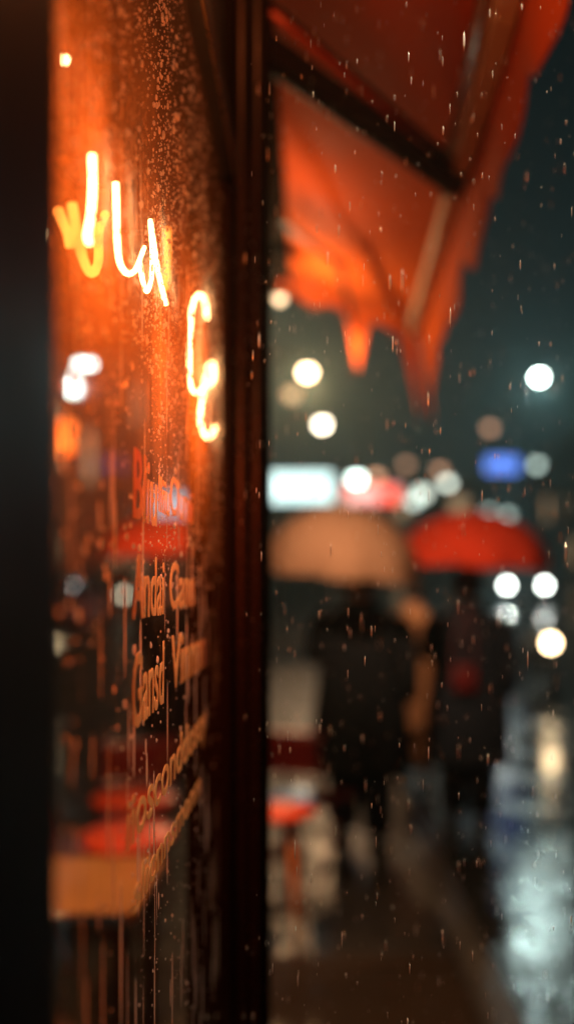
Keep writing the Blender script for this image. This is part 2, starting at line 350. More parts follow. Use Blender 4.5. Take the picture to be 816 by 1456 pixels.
# lettering rows painted on the pane
def glyph_mat():
    m = pm('faded_orange_lettering', (.85, .56, .26), .5, noise=(160, .25)); t = m.node_tree; L = t.links.new
    c = t.nodes.new('ShaderNodeTexCoord'); mp = t.nodes.new('ShaderNodeMapping'); mp.inputs['Scale'].default_value = (300, 35, 1)
    n = t.nodes.new('ShaderNodeTexNoise'); n.inputs['Scale'].default_value = 1; n.inputs['Detail'].default_value = 3
    r = t.nodes.new('ShaderNodeMapRange'); r.inputs[1].default_value = .38; r.inputs[2].default_value = .62; r.inputs[3].default_value = .6; r.inputs[4].default_value = 1
    L(c.outputs['Object'], mp.inputs[0]); L(mp.outputs[0], n.inputs['Vector']); L(n.outputs['Fac'], r.inputs[0])
    out = t.nodes['Material Output']; b = t.nodes['Principled BSDF']
    tl = t.nodes.new('ShaderNodeBsdfTranslucent'); tl.inputs[0].default_value = (.85, .48, .18, 1)
    mm = t.nodes.new('ShaderNodeMixShader'); mm.inputs[0].default_value = .5; L(b.outputs[0], mm.inputs[1]); L(tl.outputs[0], mm.inputs[2])
    tp = t.nodes.new('ShaderNodeBsdfTransparent'); mx = t.nodes.new('ShaderNodeMixShader')
    L(r.outputs[0], mx.inputs[0]); L(tp.outputs[0], mx.inputs[1]); L(mm.outputs[0], mx.inputs[2]); L(mx.outputs[0], out.inputs[0]); return m
GM = glyph_mat()
def lettering(txt, size, pxs, h, shear=.08, rise=0.0, space=1.0, dz=0):
    cu = bpy.data.curves.new('lettering', 'FONT'); cu.body = txt; cu.size = size; cu.shear = shear; cu.space_character = space; cu.offset = size * .010; cu.extrude = .0003
    o = bpy.data.objects.new('lettering', cu); COL.objects.link(o)
    dg = bpy.context.evaluated_depsgraph_get(); me = bpy.data.meshes.new_from_object(o.evaluated_get(dg))
    bpy.data.objects.remove(o); bpy.data.curves.remove(cu)
    n = len(me.vertices); co = np.empty(n * 3, np.float32); me.vertices.foreach_get('co', co); co = co.reshape(-1, 3)
    y_a = .15 * FPX / (VX - pxs[0]); y_b = .15 * FPX / (VX - pxs[1])
    w = co[:, 0].max() - co[:, 0].min(); u = (co[:, 0] - co[:, 0].min()) / w
    co[:, 0] = u * (y_b - y_a); co[:, 1] += rise * u * (y_b - y_a)
    me.vertices.foreach_set('co', co.ravel()); me.materials.clear(); me.materials.append(GM)
    t = bpy.data.objects.new('lettering', me); COL.objects.link(t); t.parent = scr
    t.matrix_local = Matrix(((0, 0, 1, GX + .0012), (1, 0, 0, y_a), (0, 1, 0, EYE + h), (0, 0, 0, 1)))
    return t
lettering('Bliu', .085, (188, 222), .0585, rise=.0)
lettering('lliiu', .05, (224, 240), .074, rise=.0)
lettering('Clunni', .058, (241, 273), .078, rise=.0)
lettering('Andai', .078, (187, 232), -.026)
lettering('Cann', .07, (240, 275), -.022)
lettering('Gansd', .088, (187, 232), -.118, rise=.02)
lettering('Vinnnn', .082, (243, 290), -.108, rise=.0)
lettering('iiosconddosoy', .060, (178, 292), -.212, rise=.02)
lettering('slicnnsmonm', .045, (188, 284), -.272, rise=.0)

# ---------------------------------------------------------------- droplets and runs on the pane
wat = bpy.data.materials.new('water_on_glass'); wat.use_nodes = True; t = wat.node_tree; t.nodes.clear(); L = t.links.new
o_ = t.nodes.new('ShaderNodeOutputMaterial'); gb = t.nodes.new('ShaderNodeBsdfGlass'); gb.inputs['IOR'].default_value = 1.33; gb.inputs['Roughness'].default_value = .05
tl = t.nodes.new('ShaderNodeBsdfTranslucent'); tl.inputs[0].default_value = (.95, .95, .95, 1)
mm = t.nodes.new('ShaderNodeMixShader'); mm.inputs[0].default_value = .5; L(gb.outputs[0], mm.inputs[1]); L(tl.outputs[0], mm.inputs[2]); L(mm.outputs[0], o_.inputs[0])
def blobs(name, C, Rr, mat, half=True):      # C: n x 3 centres, Rr: n x 3 radii -> one mesh of small ellipsoids
    bm = bmesh.new(); bmesh.ops.create_icosphere(bm, subdivisions=1 if len(C) > 1500 else 2, radius=1)
    bv = np.array([v.co[:] for v in bm.verts]); bf = np.array([[v.index for v in f.verts] for f in bm.faces]); bm.free()
    V = (bv[None] * Rr[:, None, :] + C[:, None, :]).reshape(-1, 3); F = (bf[None] + (np.arange(len(C)) * len(bv))[:, None, None]).reshape(-1, 3)
    me = bpy.data.meshes.new(name); me.from_pydata(V.tolist(), [], F.tolist()); me.materials.append(mat)
    me.polygons.foreach_set('use_smooth', [True] * len(me.polygons)); o = bpy.data.objects.new(name, me); COL.objects.link(o); return o
N = 8000; pts = []
while len(pts) < N:
    y = rng.uniform(.58, 1.745); z = rng.uniform(.5, 2.27)
    h = z - EYE
    p = (1.0 if h > .2 else (.45 if h > .0 else .12)) * (.35 + .65 * math.exp(-((y - 1.1) / .35) ** 2))
    p *= .4 + .6 * (math.sin(17 * y + 3 * math.sin(5 * z)) * math.sin(11 * z + 2) > -.25)
    if rng.random() < p: pts.append((y, z))
pts = np.array(pts); r_ = .00075 * np.exp(rng.normal(0, .5, N)); r_ = np.clip(r_, .0004, .0030)
C_ = np.column_stack([np.full(N, GX + .0006) , pts[:, 0], pts[:, 1]])
blobs('condensation_droplets', C_, np.column_stack([r_ * .6, r_, r_ * rng.uniform(1, 1.4, N)]), wat); dd = bpy.data.objects['condensation_droplets']; tag(dd, 'fine water droplets beaded over the glass pane', 'droplets', kind='stuff')
N = 260; zz = rng.uniform(1.45, 2.25, N); yy = rng.uniform(.6, 1.7, N); rr = rng.uniform(.0016, .0034, N)
blobs('large_droplets', np.column_stack([np.full(N, GX + .0006), yy, zz]), np.column_stack([rr * .5, rr, rr * rng.uniform(1, 1.5, N)]), wat); tag(bpy.data.objects['large_droplets'], 'larger rain drops clinging to the glass pane', 'droplets', kind='stuff')
N = 190; yy = rng.uniform(.62, 1.67, N); zz = rng.uniform(1.0, 1.95, N); ln = rng.uniform(.008, .06, N) ; rr = rng.uniform(.0003, .0009, N)
blobs('water_runs', np.column_stack([np.full(N, GX + .0006), yy, zz]), np.column_stack([rr, rr, ln]), wat); tag(bpy.data.objects['water_runs'], 'thin vertical rain runs sliding down the glass pane', 'water runs', kind='stuff')

N = 420; xx = rng.uniform(-.148, -.088, N); zz = rng.uniform(.6, 2.3, N); rr = .0007 * np.exp(rng.normal(0, .4, N))
blobs('column_droplets', np.column_stack([xx, np.full(N, 1.7945), zz]), np.column_stack([rr, rr * .8, rr * rng.uniform(1, 4, N)]), wat); tag(bpy.data.objects['column_droplets'], 'rain drops beaded on the dark corner column', 'droplets', kind='stuff')
# ---------------------------------------------------------------- neon sign just behind the pane
NX = -.1615
def NP(px, py, x=NX):
    d = -x * FPX / (VX - px); return P(px, py, d)
def smooth_path(pts, k=8):
    out = []; n = len(pts)
    for i in range(n - 1):
        p0, p1, p2, p3 = pts[max(i - 1, 0)], pts[i], pts[i + 1], pts[min(i + 2, n - 1)]
        for j in range(k):
            s = j / k; out.append(.5 * ((2 * p1) + (p2 - p0) * s + (2 * p0 - 5 * p1 + 4 * p2 - p3) * s * s + (3 * p1 - 3 * p2 + p0 * 1 - p0 * 2 + p3) * s ** 3) if False else
                .5 * (2 * p1 + (p2 - p0) * s + (2 * p0 - 5 * p1 + 4 * p2 - p3) * s * s + (-p0 + 3 * p1 - 3 * p2 + p3) * s ** 3))
    out.append(pts[-1]); return out
neon = empty('neon_sign', 'glowing orange neon script sign hanging right behind the misted glass', 'neon sign', (0, 0, 0))
neon_hot = em('neon_glow', (1.0, .46, .17), 26); neon_ghost = em('neon_ghost_glow', (1.0, .24, .035), 4)
strokes = [
 [(131, 220), (132, 262), (130, 300), (125, 335), (128, 345)],
 [(165, 260), (166, 300), (167, 340), (171, 374), (182, 389), (194, 382), (205, 352)],
 [(200, 375), (203, 398), (209, 414), (215, 398), (217, 362), (214, 314), (219, 345), (226, 390), (236, 432)],
 [(294, 452), (291, 426), (281, 420), (273, 440), (270, 490), (270, 535), (276, 557), (290, 552), (303, 540), (303, 518), (294, 524), (289, 560), (285, 590), (288, 612), (297, 622), (306, 608)],
]
for s_ in strokes: MB().tube(smooth_path([NP(*q) for q in s_]), .0023, 8).build('neon_tube', neon_hot, neon)
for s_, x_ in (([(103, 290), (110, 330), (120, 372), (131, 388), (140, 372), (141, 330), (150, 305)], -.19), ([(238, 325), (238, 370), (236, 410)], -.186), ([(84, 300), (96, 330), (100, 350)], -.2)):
    MB().tube(smooth_path([NP(q[0], q[1], x_) for q in s_]), .0042, 8).build('ghost_reflection_tube', neon_ghost, neon)  # dim glowing tubes stand in for the sign's doubled reflection in the glass
lamp_light('neon_fill', 'POINT', (-.25, .74, EYE + .24), 5.0, (1, .115, .008), .03)  # added point lights behind the sign, widening its glow on the mist
lamp_light('neon_fill', 'POINT', (-.26, 1.38, EYE + .24), 7.5, (1, .115, .008), .03)
lamp_light('neon_fill', 'POINT', (-.255, 1.05, EYE + .22), 5.0, (1, .115, .008), .03)
sb = MB()
for q in [(131, 225), (165, 268), (215, 330), (273, 440), (289, 560)]:
    a = NP(*q); sb.tube([a + Vector((-.004, 0, 0)), a + Vector((-.03, 0, 0))], .0025, 6)
sb.tube([NP(131, 225) + Vector((-.03, 0, 0)), NP(273, 440) + Vector((-.03, 0, .0))], .003, 6).tube([NP(273, 440) + Vector((-.03, 0, 0)), NP(289, 560) + Vector((-.03, 0, .0))], .003, 6)
sb.build('support_bracket', M['darkmetal'], neon)

# ================================================================ AWNING
AY0, AY1 = 1.1, 4.73
def bar_pt(y):                                # front bar drifts outward a little
    ks = [(1.1, .34), (2.07, .377), (2.9, .404), (4.73, .451)]
    for (a, b), (c, d) in zip(ks, ks[1:]):
        if y <= c or c == 4.73: return Vector((b + (d - b) * (y - a) / (c - a), y, EYE + 1.15))
M['tanbar'] = pm('tan_painted_bar', (.62, .44, .28), .35, noise=(10, .2), coat=.3)
aw = empty('awning', 'red fabric awning with ragged valance and dark folding arms over the pavement', 'awning', (0, 0, 0))
def canopy(u, v):
    y = AY0 + (AY1 - AY0) * u; a = Vector((-.10, y, EYE + 1.385)); b = bar_pt(y) + Vector((0, 0, .02)); p = a.lerp(b, v)
    sag = math.sin(math.pi * v) * (.014 + .005 * math.sin(9 * u * math.pi + 1)) + .0015 * math.sin(26 * u + 5 * v)
    return p - Vector((0, 0, sag))
MB().grid(canopy, 60, 14, thick=(0, 0, .004)).build('canopy', M['awning'], aw)
MB().bar(bar_pt(AY0), bar_pt(2.07), .052, .06, bev=.008).bar(bar_pt(2.074), bar_pt(2.9), .052, .06, bev=.008).bar(bar_pt(2.904), bar_pt(4.73), .052, .06, bev=.008).build('front_bar', M['tanbar'], aw)
MB().tube([bar_pt(AY0) + Vector((-.046, 0, -.012)), bar_pt(2.84) + Vector((-.046, 0, -.012))], .011, 10).build('rod', M['brass'], aw)
def valance(u, v):
    y = AY0 + (AY1 + .03 - AY0) * u; b = bar_pt(y) + Vector((.030, 0, .01))
    sc = abs(math.sin(math.pi * (y - 1.55) / .56)) ** .7
    e = max(0, (y - 4.05) / .71); nr = min(1, max(0, (y - 1.9) / .9))
    drop = .115 + .05 * nr + (1 - e) * (.085 * sc + .012 * math.sin(7 * y + 1) + .006 * math.sin(23 * y)) + .25 * e ** 1.4
    out = .007 * math.sin(15 * y) * v + .018 * v * v + .03 * e * v
    return b + Vector((out, 0, -drop * v))
MB().grid(valance, 130, 8, thick=(.003, 0, 0)).build('valance', M['awning'], aw)
def end_flap(u, v):                           # cloth flap closing the far end of the awning
    a = Vector((-.10, AY1 + .01, EYE + 1.38)); b = bar_pt(AY1) + Vector((.01, .01, .015)); p = a.lerp(b, u)
    drop = .05 + .03 * math.sin(3 * math.pi * u) ** 2
    for c_, w_, dd_ in ((.52, .075, .23), (1.0, .13, .37)):
        k = max(0, 1 - abs(u - c_) / w_ / 1.3); drop += dd_ * k ** 1.2
    return p + Vector((.02 * v * u, .02 * math.sin(14 * u) * v, -drop * v))
MB().grid(end_flap, 60, 6, thick=(0, .003, 0)).build('end_flap', M['awning'], aw)
def arm(y0, y1, z0, z1, n):
    a = Vector((-.115, y0, EYE + z0)); b = bar_pt(y1) + Vector((-.02, 0, z1 - 1.15))
    m = MB().bar(a, b, .05, .06, bev=.006); up = Vector((.01, -.07, .06))
    m.bar(a + up, b + up * .5, .016, .02, bev=.003); m.box(b, (.06, .07, .06), bev=.008); m.box(a, (.05, .09, .09), bev=.008)
    ar = m.build('folding_arm', M['darkmetal'], aw)
    MB().tube([a + up * .62 + Vector((.02, -.02, -.0)), b + up * .5 + Vector((-.03, -.02, 0.0))], .009, 8).build('spring_rod', M['redrod'], ar)
M['redrod'] = pm('red_highlight_rod', (.75, .10, .03), .25, .2)  # red colour stands in for the lit highlight along the arm
arm(2.28, 2.9, 1.17, 1.115, 0); 
a = P(548, 318, 3.4); b = P(515, 465, 4.5)
MB().bar((-.11, 3.62, EYE + 1.26), (.1, 4.0, EYE + 1.22), .02, .016, bev=.003).bar((.1, 4.0, EYE + 1.225), (.19, 4.66, EYE + 1.13), .02, .016, bev=.003).box((.1, 4.0, EYE + 1.22), (.032, .04, .03), bev=.005).build('folding_arm', M['darkmetal'], aw)
MB().box2((-.128, 1.1, EYE + 1.37), (-.098, 4.735, EYE + 1.43), bev=.005).build('cassette', M['matte'], aw)

# ---------------------------------------------------------------- one fascia lamp, then added fill lamps
def wall_lamp(y, label, first=None):
    t = empty('wall_lamp', label, 'lamp', (-.135, y, EYE + 1.37), 0, 'small lamps under the awning')
    MB().lathe([(.004, 0), (.022, 0), (.022, -.012), (.005, -.016), (.004, -.09), (.004, -.1)], n=14).build('bracket', M['darkmetal'], t)
    MB().lathe([(.03, -.19), (.034, -.165), (.03, -.125), (.012, -.098), (.01, -.1), (.027, -.13), (.031, -.165), (.028, -.19)], n=18, cap=False).build('lamp_shade', M['brass'], t)
    bb = MB().lathe([(.002, -.215), (.014, -.208), (.021, -.19), (.02, -.172), (.01, -.155), (.006, -.13)], n=16).build('bulb', em('warm_bulb', (1, .68, .38), 5), t)
    return t
wl = wall_lamp(4.3, 'small bare-bulb lamp under the far end of the awning')
wl2 = dup(wl, (-.21, 3.5, EYE + 1.37), label='added fill lamp hidden behind the corner column under the fascia')  # added fixture, out of sight, for the fill under the fascia
wl3 = dup(wl, (-.36, 6.62, EYE + 1.40), label='added unseen fill lamp on the rear beam of the terrace')  # unseen fixture added for the fill on the tan coat
lamp_light('awning_light', 'POINT', (-.135, 4.3, EYE + 1.13), 20, (1, .68, .36), .02)
lamp_light('awning_light', 'POINT', (-.21, 3.5, EYE + 1.10), 6.5, (1, .50, .2), .02)  # added fill at the hidden column lamp, brightens the awning underside
lamp_light('fill_spot', 'SPOT', (-.135, 4.3, EYE + 1.12), 235, (1, .62, .40), .02, target=(.62, 6.6, 2.0), spot=64, blend=.8)  # added spot beside the far bulb, brightens the umbrella fronts
lamp_light('fill_spot', 'SPOT', (-.36, 6.62, EYE + 1.15), 170, (1, .55, .3), .02, target=(.82, 8.6, 1.2), spot=40, blend=.8)  # added spot that brightens the farther pedestrian's tan coat
lamp_light('terrace_light', 'POINT', P(92, 84, 1.75) + Vector((0, 0, -.03)), 3, (1, .34, .10), .012)
lamp_light('fill_spot', 'SPOT', (.30, .95, EYE + 1.08), 80, (1, .72, .42), .02, target=(-.02, 1.17, 1.2), spot=34, blend=.5)  # added spot without a fixture, lights the lettering
wl4 = dup(wl, (.10, 1.5, EYE + 1.32), label='added fill lamp out of view under the near end of the awning')  # fixture added above the frame for the near awning fill
lamp_light('awning_light', 'POINT', (.10, 1.5, EYE + 1.08), 5.5, (1, .34, .11), .02)  # added fill that reddens the near awning underside
p = P(45, 330, 3.1); lamp_light('fill_spot', 'SPOT', p - Vector((0, 0, .05)), 1100, (1, .6, .4), .03, target=(-1.12, 8.0, 2.05), spot=15, blend=.7)  # added spot at the hidden pendant, lights the umbrella behind the glass

# ================================================================ TERRACE FURNITURE
def red_table(label, loc, r=.2, sy=1.0, h=.72, mat=None, group='red cafe tables'):
    t = empty('cafe_table', label, 'table', loc, 0, group)
    MB().lathe([(r * .96, h - .025), (r, h - .02), (r, h - .005), (r * .97, h), (.01, h)], n=40, sy=sy).build('tabletop', mat or M['rtable'], t)
    MB().lathe([(.02, 0.03), (.018, h - .026)], n=12).lathe([(.15, 0), (.155, .012), (.03, .035), (.022, .06)], n=24).build('pedestal', M['darkmetal'], t); return t
def gz0(p): return (p.x, p.y, 0)
q = P(182, 1185, 3.9); red_table('bright red round table behind the glass', (q.x, 3.9, 0), .165, 1.55, .69)
q = P(190, 1132, 4.9); red_table('dim red round table farther back behind the glass', (q.x, 4.9, 0), .19, 1.2, .63)
q = P(200, 1066, 6.0); red_table('small dark red table beyond the other two behind the glass', (q.x, 6.0, 0), .10, 1.4, .68)
wt = empty('wooden_table', 'orange wooden table with shiny metal edge at the window', 'table', (-.85, 3.12, 0))
def rrect(hx, hy, rc, n=6):
    return [(sx * (hx - rc) + rc * math.cos(math.radians(a0 + 90 * i_ / n)), sy * (hy - rc) + rc * math.sin(math.radians(a0 + 90 * i_ / n))) for sx, sy, a0 in ((1, 1, 0), (-1, 1, 90), (-1, -1, 180), (1, -1, 270)) for i_ in range(n + 1)]
tm = MB(); c_ = rrect(.37, .29, .035); c2 = rrect(.364, .284, .032); n_ = len(c_)
tm.add([(x_, y_, .70) for x_, y_ in c_] + [(x_, y_, .724) for x_, y_ in c_] + [(x_, y_, .73) for x_, y_ in c2], [tuple(range(n_))[::-1], tuple(range(2 * n_, 3 * n_))] + [(q_ * n_ + i_, q_ * n_ + (i_ + 1) % n_, (q_ + 1) * n_ + (i_ + 1) % n_, (q_ + 1) * n_ + i_) for q_ in (0, 1) for i_ in range(n_)])
tm.build('tabletop', M['wood'], wt)
M['steel'] = pm('polished_steel_edge', (.7, .66, .6), .16, 1, noise=(14, .2))
MB().tube([(-.35, -.308, .713), (.35, -.308, .713)], .018, 12).build('edge_strip', M['steel'], wt)
for sx in (-1, 1):
    for sy in (-1, 1): MB().box2((sx * .33 - .02, sy * .25 - .02, 0), (sx * .33 + .02, sy * .25 + .02, .698), bev=.004).build('leg', M['darkmetal'], wt)
def chair(label, loc, rz, mat, group='red metal cafe chairs'):
    t = empty('cafe_chair', label, 'chair', loc, rz, group)
    MB().box((0, 0, .46), (.38, .38, .02), bev=.008).build('seat', mat, t)
    m = MB().grid(lambda u, v: (-.19 + .38 * u, .19 + .03 * math.sin(math.pi * u) + .05 * v, .62 + .22 * v), 10, 5, thick=(0, .01, 0)); m.build('backrest', mat, t)
    for s in (-1, 1):
        MB().tube([(s * .18, -.18, 0), (s * .17, .12, .45), (s * .17, .19, .62), (s * .175, .245, .85)], .011, 8).build('frame', mat, t)
        MB().tube([(s * .16, .22, 0), (s * .155, -.16, .445)], .011, 8).build('leg', mat, t)
    return t
lamp_light('fill_spot', 'SPOT', (-.21, 3.5, EYE + 1.10), 130, (1, .55, .3), .02, target=(-.12, 4.75, .45), spot=30, blend=.8)  # added spot at the hidden column lamp, brightens the stool
st = empty('stool', 'red round stool with splayed orange legs beside the corner column', 'stool', (-.155, 4.62, 0))
MB().lathe([(.155, .60), (.165, .607), (.165, .625), (.155, .637), (.01, .64)], n=36).build('seat', M['rtable'], st)
M['legwood'] = pm('orange_painted_wood', (.6, .17, .05), .4, noise=(9, .3))
for k_ in range(4):
    a_ = math.radians(35 + 90 * k_); MB().tube([(.10 * math.cos(a_), .10 * math.sin(a_), .60), (.15 * math.cos(a_), .15 * math.sin(a_), 0)], [.013, .016], 10).build('leg', M['legwood'], st)
MB().lathe([(.128, .24), (.135, .25), (.128, .26), (.121, .25)], n=30, cap=False).build('foot_ring', M['darkmetal'], st)
ch = chair('dark red metal chair beyond the round stool by the column', (-.02, 5.75, 0), R(150), M['redbag'])
dup(ch, (-1.12, 4.6, 0), R(75), 'dark red chair at the left behind the glass')
dup(ch, (-.95, 5.5, 0), R(200), 'chair with its back to the glass behind the red tables')
red_table('red round table just past the corner column', (-.16, 6.35, 0), .22, 1, .72)

# lights behind the pane
def pendant(label, px, py, d, r, col, s, cat='lamp'):
    p = P(px, py, d); t = empty('pendant_lamp', label, cat, (p.x, p.y, p.z), 0)
    MB().lathe([(.003, r * .9), (.003, 3.398 - p.z)], n=6).build('cord', M['darkmetal'], t)
    MB().lathe([(r * 1.3, -r * .1), (r * 1.2, r * .5), (r * .4, r * 1.1), (.004, r * 1.3)], n=20, cap=False).build('lamp_shade', M['darkmetal'], t)
    MB().lathe([(.002, -r), (r * .7, -r * .7), (r, 0), (r * .7, r * .7), (.002, r)], n=16).build('bulb', em('bulb', col, s), t); return t
pendant('tiny warm pendant lamp near the top of the glass', 92, 84, 1.75, .006, (1, .62, .25), 30)
p = P(45, 330, 3.1); pendant('added pendant fill lamp over the wooden table, hidden by the jamb', 45, 330, 3.1, .03, (1, .6, .3), 8)  # pendant added out of view behind the jamb to light the tables
lamp_light('terrace_light', 'SPOT', p - Vector((0, 0, .04)), 120, (1, .55, .26), .03, target=(-.62, 3.6, 0), spot=120)  # downlight of the added pendant
t = empty('strip_lamp', 'cold white strip lamp glowing behind the glass', 'lamp', P(121, 518, 5.2))
MB().box((0, 0, 0), (.09, .05, .03), bev=.01).build('diffuser', em('cold_tube', (.75, 1, .95), 9), t); MB().box((0, 0, .035), (.11, .07, .03), bev=.006).tube([(0, 0, .05), (0, 0, 3.398 - t.location.z)], .004, 6).build('housing', M['darkmetal'], t)
t = empty('light_box', 'small orange-red lit box sign at the left behind the glass', 'sign', P(87, 622, 5.0))
MB().box((0, 0, 0), (.12, .02, .16), bev=.006).build('panel', emis_sign('orange_panel', ((1, .10, .01), (1, .2, .03)), 3.2, (12, 12)), t); MB().box((0, .021, 0), (.14, .02, .18), bev=.004).tube([(0, .03, .09), (0, .03, 3.398 - t.location.z)], .005, 6).build('housing', M['darkmetal'], t)

# ================================================================ PEOPLE
def skin_mesh(name, verts, edges, radii, mat, parent, sub=2, root=0):
    me = bpy.data.meshes.new(name); me.from_pydata([tuple(v) for v in verts], edges, []); o = bpy.data.objects.new(name, me); COL.objects.link(o)
    sk = o.modifiers.new('s', 'SKIN'); sk.use_smooth_shade = True
    sv = me.skin_vertices[0].data
    for i, r in enumerate(radii): sv[i].radius = (r, r) if not isinstance(r, tuple) else r; sv[i].use_root = (i == root)
    ss = o.modifiers.new('u', 'SUBSURF'); ss.levels = sub; ss.render_levels = sub
    dg = bpy.context.evaluated_depsgraph_get(); nm = bpy.data.meshes.new_from_object(o.evaluated_get(dg)); bpy.data.objects.remove(o)
    nm.materials.clear(); nm.materials.append(mat); o = bpy.data.objects.new(name, nm); COL.objects.link(o); o.parent = parent
    nm.polygons.foreach_set('use_smooth', [True] * len(nm.polygons)); return o
def person(label, loc, rz, H, coatm, legm, hand_r=None, coat_len=.62, umb=True, step=.12, hairlen=0, wide=1.0):
    """standing/walking figure facing local -y; hand_r = point where the right hand grips the umbrella shaft"""
    k = H / 1.75; t = empty('person', label, 'person', loc, rz)
    V = []; E = []; Rd = []
    def v(p, r, par=None):
        V.append(Vector(p) * k); Rd.append(r * k if not isinstance(r, tuple) else (r[0] * k, r[1] * k)); i = len(V) - 1
        if par is not None: E.append((par, i))
        return i
    pel = v((0, 0, .95), (.15, .11)); ab = v((0, 0, 1.12), (.13, .10), pel); chn = v((0, .0, 1.32), (.15, .11), ab); nk = v((0, 0, 1.48), .06, chn)
    hd0 = v((0, -.015, 1.56), .07, nk); hd1 = v((0, -.02, 1.66), (.08, .095), hd0); v((0, -.02, 1.72), .055, hd1)
    v((0, -.125, 1.625), .014, hd1)                                     # nose
    for s in (-1, 1): v((s * .085, -.01, 1.63), .018, hd1)              # ears
    for s in (-1, 1):
        hp = v((s * .095, 0, .88), .085, pel); yk = -.02 - step * s * .5
        kn = v((s * .095, yk, .50), .055, hp); an = v((s * .095, -step * s + .03, .09), .036, kn); v((s * .095, -step * s - .12, .035), .035, an)
    hands = []
    for s in (-1, 1):
        sh = v((s * .18, 0, 1.42), .058, chn)
        if s == 1 and hand_r is not None:
            el = v((s * .24, -.09, 1.17), .042, sh); w = Vector(hand_r); wr = v(w + Vector((.03, .05, -.05)), .028, el)
        else:
            el = v((s * .25, .03, 1.15), .042, sh); w = Vector((s * .26, -.04, .86)); wr = v((s * .26, -.02, .92), .028, el)
        pm_ = v(w, (.034, .022), wr); hands.append((s, w, pm_))
    body = None
    for s, w, pi in hands:
        grip = (s == 1 and hand_r is not None)
        for f in range(4):
            off = Vector((-.012 if grip else .0, 0, 0)); b = w + Vector((0, (-.03 + .02 * f), -.01)) if not grip else w + Vector((-.005, -.02, .028 - .019 * f))
            L1 = (.075, .085, .08, .062)[f]
            if grip: seg = [b, b + Vector((-.03, -.012, 0)), b + Vector((-.05, .012, 0)), b + Vector((-.035, .03, 0))]
            else: seg = [b, b + Vector((0, -.003, -.5 * L1)), b + Vector((-s * .008, -.002, -.8 * L1)), b + Vector((-s * .016, 0, -L1))]
            pr = v(seg[0], .011, pi)
            for q_, r_ in zip(seg[1:], (.0095, .0085, .0075)): pr = v(q_, r_, pr)
        tb_ = v(w + (Vector((-.02, .015, .03)) if grip else Vector((-s * .01, -.04, .01))), .012, pi); v(w + (Vector((-.045, .0, .045)) if grip else Vector((-s * .018, -.055, -.03))), .009, tb_)
    skin_mesh('body', V, E, Rd, M['skin'], t, 1)
    # hair
    hr = MB(); zb = 1.58 - hairlen
    hr.loft([(0, .03, z_, rx, ry) for z_, rx, ry in ((zb * 1.0, .07 + .02 * (hairlen > 0), .06), (1.60, .092, .085), (1.66, .098, .102), (1.72, .088, .095), (1.765, .055, .065), (1.78, .012, .015))])
    o = hr.build('hair', M['hair'], t); o.scale = (k, k, k)
    # coat: torso, skirt of the coat, sleeves, collar
    zb = .98 - coat_len * .6
    ct = MB().loft([(0, 0, z_, rx, ry) for z_, rx, ry in ((zb, .275, .20), (zb + .02, .28, .205), (.80, .265, .19), (1.0, .235, .165), (1.15, .225, .155), (1.3, .235, .16), (1.4, .215, .15), (1.46, .16, .115), (1.50, .085, .085), (1.54, .088, .09))], 24)
    for s in (-1, 1):
        if s == 1 and hand_r is not None: w = Vector(hand_r) + Vector((.035, .06, -.06)); pts_ = [(s * .17, 0, 1.42), (s * .225, -.03, 1.33), (s * .25, -.09, 1.17), tuple(Vector((s * .25, -.09, 1.17)).lerp(w, .5)), tuple(w)]
        else: pts_ = [(s * .17, 0, 1.42), (s * .235, .01, 1.33), (s * .26, .03, 1.15), (s * .268, .01, 1.02), (s * .27, -.015, .92)]
        ct.tube(pts_, [.075, .075, .064, .058, .05], 14)
    o = ct.build('coat', coatm, t); o.scale = (k, k, k)
    tr = MB()
    for s in (-1, 1): tr.tube([(s * .09, 0, .86), (s * .085, -.02 - step * s * .5, .50), (s * .088, -step * s * .9 + .02, .12)], [.11, .10, .08], 14)
    o = tr.build('trousers', legm, t); o.scale = (k, k, k)
    for s in (-1, 1):
        o = MB().loft([(s * .096, -step * s - .05, 0.0, .05, .135), (s * .096, -step * s - .05, .03, .052, .138), (s * .096, -step * s - .03, .07, .045, .10), (s * .096, -step * s + .02, .13, .045, .05)], 16).build('shoe', M['shoe'], t); o.scale = (k, k, k)
    t.scale = (wide, 1, 1); return t
